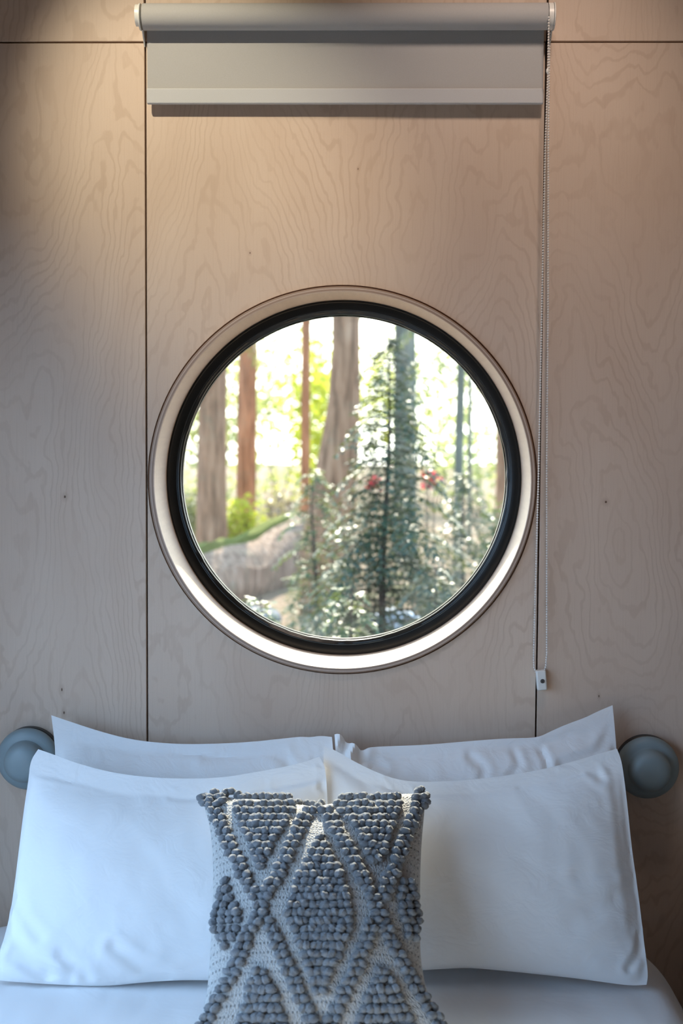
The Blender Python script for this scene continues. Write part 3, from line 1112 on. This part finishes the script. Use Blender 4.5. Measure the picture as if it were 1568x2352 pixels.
def trunk_tree(name, pts, rads, mat, label, group=None, Y=10.0, boughs=0, leaf=None, seed=0, flare=1.0):
    """pts: pixels down the trunk's axis (top first) at depth Y; rads in pixels there"""
    P = [at(px, py, Y) for px, py in pts]
    sc = (Y + 3) / FPX
    R = [r * sc for r in rads]
    # carry on down to the soil and up out of sight
    d = (P[-1] - P[0]) / max(.01, (P[0] - P[-1]).length)
    base = P[-1].copy(); g = gz(base.x, base.y) - .05
    if base.z > g:
        P.append(Vector((base.x, base.y, g))); R.append(R[-1] * 1.12 * flare)
    else:
        P[-1].z = g
    top = P[0] + Vector((P[0].x - P[-1].x, 0, P[0].z - P[-1].z)).normalized() * 3.2
    P.insert(0, top); R.insert(0, R[0] * .85)
    P.reverse(); R.reverse()
    Q, RR = [], []
    for a, b, ra, rb in zip(P, P[1:], R, R[1:]):
        n = max(2, int((b - a).length / .12))
        for k in range(n):
            t = k / n; Q.append(a.lerp(b, t)); RR.append(ra + (rb - ra) * t)
    Q.append(P[-1]); RR.append(R[-1])
    b0 = Q[0]
    root = empty(name, b0, label, 'tree', group)
    mb = MB()
    mb.tube(Q, RR, 40, True, lambda p, an: 1 + .09 * noise.noise(Vector((cos(an) * 5 + seed, sin(an) * 5, p.z * .7))) + .05 * noise.noise(Vector((cos(an) * 11, sin(an) * 11 + seed, p.z * 1.6))))
    part(mb, 'trunk', mat, root)
    if boughs:
        rg = random.Random(seed * 13 + 1)
        mb = MB()
        for _ in range(boughs):
            k = rg.randrange(len(Q) // 3, len(Q)); p = Q[k]
            bough(mb, p, rg.uniform(0, 2 * pi), rg.uniform(.4, 1.1), rg, droop=.5, leaf=.07)
        part(mb, 'foliage', leaf or L_mid, root)
    return root


def leaf_quad(mb, p, d, w, ln, rg, tilt=.5):
    d = d.normalized()
    side = d.cross(Vector((rg.uniform(-tilt, tilt), rg.uniform(-tilt, tilt), 1))).normalized()
    up = side.cross(d)
    q = p + d * ln
    mid = p + d * (ln * .5)
    mb.add([p, mid + side * w / 2 + up * w * .12, q, mid - side * w / 2 + up * w * .12], [(0, 1, 2, 3)], False)


def bough(mb, p, az, L, rg, droop=.35, leaf=.05, rise=.25, wood=None):
    """a drooping spray: main twig, side twigs in its plane, overlapping scale leaves"""
    dirh = Vector((cos(az), sin(az), 0)); side = Vector((-sin(az), cos(az), 0))
    n = max(5, int(L / (leaf * .95)))
    pts = []
    for i in range(n + 1):
        t = i / n
        pts.append(p + dirh * (L * t * (1 - .12 * t)) + Vector((0, 0, L * (rise * t - (rise + droop) * t * t))) + side * (L * .07 * sin(3 * t + az)))
    if wood is not None: wood.tube(pts[:max(3, int(n * .8))], [.006 * (1 - .8 * i / n) * (L + .4) for i in range(max(3, int(n * .8)))], 5, False)
    for i in range(1, n + 1):
        t = i / n
        d = (pts[i] - pts[i - 1]).normalized()
        ln = L * .42 * (1 - .75 * t) * rg.uniform(.7, 1.15) + leaf
        for sg in (-1, 1):
            dd = (d * .75 + side * sg * 1.0 + Vector((0, 0, rg.uniform(-.22, .08)))).normalized()
            m = max(1, int(ln / (leaf * .62)))
            q = pts[i].copy()
            for k in range(m):
                leaf_quad(mb, q, dd + Vector((rg.uniform(-.3, .3), rg.uniform(-.3, .3), rg.uniform(-.25, .2))), leaf * .42, leaf * rg.uniform(.8, 1.2), rg)
                if k % 2 == 0:
                    leaf_quad(mb, q, dd + d * rg.uniform(.5, 1.1) * rg.choice((-1, 1)), leaf * .36, leaf * .8, rg)
                q += dd * leaf * .62; dd = (dd + Vector((0, 0, -.05))).normalized()
        leaf_quad(mb, pts[i], d, leaf * .4, leaf, rg)


def sapling(px, top_py, Y, label, nb, L0, L1, mat, leaf=.045, seed=1, lean=0, group='young conifers outside the window', bare=.04):
    tp = at(px, top_py, Y); g = gz(tp.x + lean, Y) - .03
    b = Vector((tp.x + lean, Y, g)); H = tp.z - g
    rg = random.Random(seed)
    root = empty('young_conifer', b, label, 'tree', group)
    st = MB(); Q = []
    for i in range(25):
        t = i / 24
        Q.append(b.lerp(tp, t) + Vector((.03 * H * sin(3.1 * t * 2 + seed) * t * (1 - t), .02 * sin(5 * t), 0)))
    st.tube(Q, [max(.003, .017 * H * (1 - t / 24) ** .8 * .8) for t in range(25)], 10)
    fo = MB()
    for k in range(nb):
        t = bare + (1 - bare) * (k + rg.random() * .6) / nb
        h = H * min(.985, t)
        p = b.lerp(tp, min(.985, t))
        L = (L1 + (L0 - L1) * (1 - t) ** .8) * rg.uniform(.45, 1.2)
        bough(fo, p, k * 2.39996 + rg.uniform(-.4, .4), L, rg, .35, leaf, .30, st)
    part(st, 'stem', B_dark, root)
    part(fo, 'foliage', mat, root)
    return root


def bush(name, c, rad, n, leaf, mat, label, seed, cat='shrub', stems=5, group=None):
    c = Vector(c); rg = random.Random(seed)
    g = gz(c.x, c.y) - .04
    if cat == 'shrub' and name == 'leafy_shrub':
        tp = c.z + rad[2]; c.z = (tp + g) / 2 + .02; rad = (rad[0], rad[1], (tp - g) / 2)
    root = empty(name, (c.x, c.y, g), label, cat, group)
    fo = MB()
    for _ in range(n):
        while True:
            d = Vector((rg.uniform(-1, 1), rg.uniform(-1, 1), rg.uniform(-1, 1)))
            if .15 < d.length < 1: break
        lump = .75 + .5 * noise.noise(d * 2.2 + Vector((seed, 0, 0)))
        d = d * lump
        p = c + Vector((d.x * rad[0], d.y * rad[1], d.z * rad[2]))
        if p.z < g: continue
        dd = Vector((rg.uniform(-1, 1), rg.uniform(-1, 1), rg.uniform(-.8, .5)))
        leaf_quad(fo, p, dd, leaf * .6, leaf * rg.uniform(.7, 1.3), rg, 1.2)
    part(fo, 'foliage', mat, root)
    st = MB()
    for k in range(stems):
        a = rg.uniform(0, 6.28); e = c + Vector((cos(a) * rad[0] * .5, sin(a) * rad[1] * .5, rad[2] * .3))
        b = Vector((c.x + cos(a) * .05, c.y + sin(a) * .05, g))
        q = .3 if name == 'flowering_shrub' else 1
        st.tube([b, b.lerp(e, .5) + Vector((0, 0, .05)), e], [.018 * q, .012 * q, .006 * q], 6)
    part(st, 'stems', B_dark, root)
    return root


GT = 'tree trunks outside the window'
trunk_tree('conifer_tree', [(490, 740), (488, 900), (486, 1080), (485, 1262)], [31, 32, 33, 36], B_brown, 'broad brown trunk at the left edge of the window view', GT, 11.0, 9, L_olive, 1)
trunk_tree('conifer_tree', [(571, 740), (567, 900), (566, 1040), (565, 1190)], [21, 21, 22, 23], B_red, 'reddish straight trunk second from the left in the window', GT, 13.0, 0, None, 2)
trunk_tree('conifer_tree', [(703, 720), (702, 900), (701, 1050), (700, 1150)], [10, 10, 10.5, 11], B_red, 'thin brown trunk between the reddish and the widest trunks', GT, 12.0, 0, None, 3)
trunk_tree('conifer_tree', [(795, 690), (794, 800), (790, 920), (778, 1040), (764, 1160), (752, 1250)], [31, 32, 37, 45, 52, 58], B_brown, 'widest trunk flaring at its base near the window centre', GT, 8.2, 0, None, 4)
trunk_tree('conifer_tree', [(930, 700), (930, 900), (929, 1100)], [24, 25, 27], B_grey, 'greyish trunk behind the tall young conifer', GT, 14.0, 14, L_mid, 5)
trunk_tree('conifer_tree', [(1060, 800), (1056, 950), (1052, 1120)], [9, 9.5, 10], B_grey, 'slim grey trunk right of the young conifer, nearer of two slim ones', GT, 11.0, 5, L_mid, 6)
trunk_tree('conifer_tree', [(1080, 800), (1079, 950), (1078, 1120)], [4.5, 5, 5], B_grey, 'thinnest pole-like trunk at the right of the window view', GT, 15.0, 0, None, 7)
trunk_tree('conifer_tree', [(1152, 850), (1152, 1000), (1152, 1130)], [13, 13, 14], B_brown, 'pale trunk at the right rim of the window', GT, 17.0, 0, None, 8)

sapling(893, 768, 4.6, 'tall young conifer with dark feathery branches in the middle of the window', 130, .84, .10, L_dark, .042, 3, -.02)
sapling(1062, 1085, 6.5, 'low dense young conifer right of the tall one', 54, .60, .13, L_dark, .05, 8, .03)
sapling(715, 1075, 6.2, 'young conifer left of the tall one, in front of the widest trunk', 54, .50, .12, L_mid, .046, 12, .05)
sapling(600, 1372, 3.0, 'small shiny leaved conifer at the lower left of the window', 34, .28, .12, L_mid, .042, 15, 0)
sapling(808, 1345, 2.9, 'small conifer at the bottom middle of the window', 36, .28, .12, L_mid, .042, 19, 0)
sapling(1000, 1300, 3.4, 'small dark conifer at the lower right of the window', 44, .34, .13, L_dark, .042, 23, 0)


def cpt(px, py, Y): return at(px, py, Y)


GB = 'shrubs outside the window'
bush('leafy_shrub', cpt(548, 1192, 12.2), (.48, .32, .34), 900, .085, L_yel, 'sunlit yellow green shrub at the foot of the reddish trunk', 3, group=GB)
bush('leafy_shrub', cpt(436, 1185, 12.4), (.26, .3, .50), 700, .07, L_olive, 'olive shrub at the left rim of the window', 5, group=GB)
bush('leafy_shrub', cpt(650, 1130, 15), (.5, .4, .25), 500, .08, mk_leaf('dusky_pink_leaves', (.30, .18, .15), (.42, .26, .22), .4), 'low pinkish shrub in the clearing between the trunks', 9, group=GB)
bush('flowering_shrub', cpt(985, 1098, 7.4), (.10, .12, .09), 130, .05, L_red, 'small bright red shrub behind the young conifers', 11, group=GB)
bush('flowering_shrub', cpt(858, 1108, 7.4), (.07, .1, .06), 70, .05, L_red, 'small dark red shrub left of the tall conifer stem', 12, group=GB)
bush('leafy_shrub', cpt(1150, 1230, 8.6), (.32, .35, .40), 900, .07, L_mid, 'green shrub at the right rim of the window', 14, group=GB)

GF = 'sunlit trees far behind the trunks'
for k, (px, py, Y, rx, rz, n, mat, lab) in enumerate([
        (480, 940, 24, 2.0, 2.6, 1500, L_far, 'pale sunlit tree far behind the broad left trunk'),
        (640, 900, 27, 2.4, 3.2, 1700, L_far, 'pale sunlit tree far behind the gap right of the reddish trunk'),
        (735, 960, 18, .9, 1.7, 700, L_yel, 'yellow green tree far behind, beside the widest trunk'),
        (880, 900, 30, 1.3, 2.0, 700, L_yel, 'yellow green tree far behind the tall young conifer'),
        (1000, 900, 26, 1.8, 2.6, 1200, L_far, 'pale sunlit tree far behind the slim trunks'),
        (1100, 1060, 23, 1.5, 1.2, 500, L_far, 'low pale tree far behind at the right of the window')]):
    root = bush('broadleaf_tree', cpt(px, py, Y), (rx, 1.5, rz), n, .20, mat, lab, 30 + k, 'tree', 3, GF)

# fallen log
A, B = cpt(425, 1345, 8.5), cpt(690, 1255, 10.9)
A.z = gz(A.x, A.y) + .10; B.z = gz(B.x, B.y) + .36
root = empty('fallen_log', A.lerp(B, .5) - Vector((0, 0, .27)), 'mossy fallen log on the ground at the lower left of the window', 'log')
Q = [A.lerp(B, k / 30) + Vector((0, 0, .03 * sin(k * .3))) for k in range(31)]
mb = MB(); mb.tube(Q, [.37 - .05 * k / 30 for k in range(31)], 40, True, lambda p, an: 1 + .12 * noise.noise(Vector((cos(an) * 6, sin(an) * 6, p.y * .6))) + .05 * noise.noise(Vector((cos(an) * 16, sin(an) * 16, p.y))))
part(mb, 'bark', mk_bark('log_bark', (.34, .22, .15), (.48, .36, .27)), root)
mb = MB()
vs, fs = [], []
ax = (B - A).normalized(); sd = ax.cross(Vector((0, 0, 1))).normalized(); upv = sd.cross(ax)
for i in range(31):
    t = i / 30
    for k in range(13):
        a = -1.25 + 1.45 * k / 12
        r = (.37 - .05 * t) * 1.02 + .03 + .03 * noise.noise(Vector((t * 9, k * .5, 1)))
        if k in (0, 12) or i in (0, 30): r -= .07
        vs.append(Q[i] + sd * (r * sin(a)) + upv * (r * cos(a)))
for i in range(30):
    for k in range(12):
        a = i * 13 + k; fs.append((a, a + 1, a + 14, a + 13))
mb.add(vs, fs)
t = NT('moss'); co = t.obj(); n1 = t.noise(co, 60, 4, .7)
t.bsdf(t.ramp(n1, [(.3, (.09, .10, .03)), (.7, (.26, .27, .07))]), .95, t.bump(n1, .9, .03), .1)
part(mb, 'moss', t.m, root)


def rock(px, py, Y, r, mat, label, seed):
    p = cpt(px, py, Y); p.z = gz(p.x, Y) + r * .25
    mb = MB(); mb.ball(p, 1, 20, 14, Matrix.Diagonal((r * 1.3, r, r * .7)), lambda a, t: 1 + .22 * noise.noise(Vector((cos(a) * 1.4, sin(a) * 1.4, t + seed))))
    o = mb.build('rock', mat, None, p); tag(o, label, 'rock', 'rocks on the forest floor')


R_dark = plain('dark_rock', (.14, .15, .17), .8); R_pale = plain('pale_rock', (.55, .58, .62), .7)
rock(590, 1390, 7.7, .17, R_dark, 'dark rock below the fallen log', 1)
rock(905, 1415, 7.8, .17, R_pale, 'pale rock at the bottom of the window by the conifer stem', 4)

# ------------------------------------------------------------------ light
wd = bpy.data.worlds.new('sky'); S.world = wd; wd.use_nodes = True
bg = wd.node_tree.nodes['Background']
wt = wd.node_tree
tc = wt.nodes.new('ShaderNodeTexCoord')
dt = wt.nodes.new('ShaderNodeVectorMath'); dt.operation = 'DOT_PRODUCT'
wt.links.new(tc.outputs['Generated'], dt.inputs[0]); dt.inputs[1].default_value = Vector((-.08, .95, .28)).normalized()
mr = wt.nodes.new('ShaderNodeMapRange'); mr.interpolation_type = 'SMOOTHSTEP'
wt.links.new(dt.outputs['Value'], mr.inputs[0])
for k_, v_ in enumerate((.60, .95, 0, 1)): mr.inputs[k_ + 1].default_value = v_
mx = wt.nodes.new('ShaderNodeMix'); mx.data_type = 'RGBA'
wt.links.new(mr.outputs[0], mx.inputs[0])
mx.inputs[6].default_value = (1.66, 2.66, 4.05, 1)
mx.inputs[7].default_value = (6.6, 6.5, 5.9, 1)
wt.links.new(mx.outputs[2], bg.inputs[0])
bg.inputs[1].default_value = 1.0

sl = bpy.data.lights.new('sun', 'SUN'); sl.energy = 14.0; sl.angle = math.radians(.6); sl.color = (1, .90, .74)
so = bpy.data.objects.new('sun', sl); COL.objects.link(so)
so.location = (0, 20, 15)
so.rotation_euler = Vector((.06, -1, -.88)).to_track_quat('-Z', 'Y').to_euler()

pl = bpy.data.lights.new('window_portal', 'AREA'); pl.shape = 'RECTANGLE'; pl.size = WY1 - WY0; pl.size_y = WZ1 - WZ0; pl.cycles.is_portal = True
po = bpy.data.objects.new('window_portal', pl); COL.objects.link(po)
po.location = (XL - .06, (WY0 + WY1) / 2, (WZ0 + WZ1) / 2)
po.rotation_euler = Vector((1, 0, 0)).to_track_quat('-Z', 'Z').to_euler()

sp = bpy.data.lights.new('ceiling_spot', 'SPOT'); sp.energy = 84; sp.color = (1, .88, .66); sp.spot_size = math.radians(40); sp.spot_blend = 1.0; sp.shadow_soft_size = .02
so2 = bpy.data.objects.new('ceiling_spot', sp); COL.objects.link(so2)
so2.location = (-.75, -1.10, 3.30)
tgt = at(450, 350, 0)
so2.rotation_euler = (tgt - so2.location).to_track_quat('-Z', 'Y').to_euler()

al = bpy.data.lights.new('ceiling_lamp', 'SPOT'); al.energy = 38; al.color = (1, .80, .67); al.spot_size = math.radians(64); al.spot_blend = 1.0; al.shadow_soft_size = .10
ao = bpy.data.objects.new('ceiling_lamp', al); COL.objects.link(ao)
ao.location = (.50, -.95, 3.32)
ao.rotation_euler = (Vector((.38, 0, 2.30)) - ao.location).to_track_quat('-Z', 'Y').to_euler()
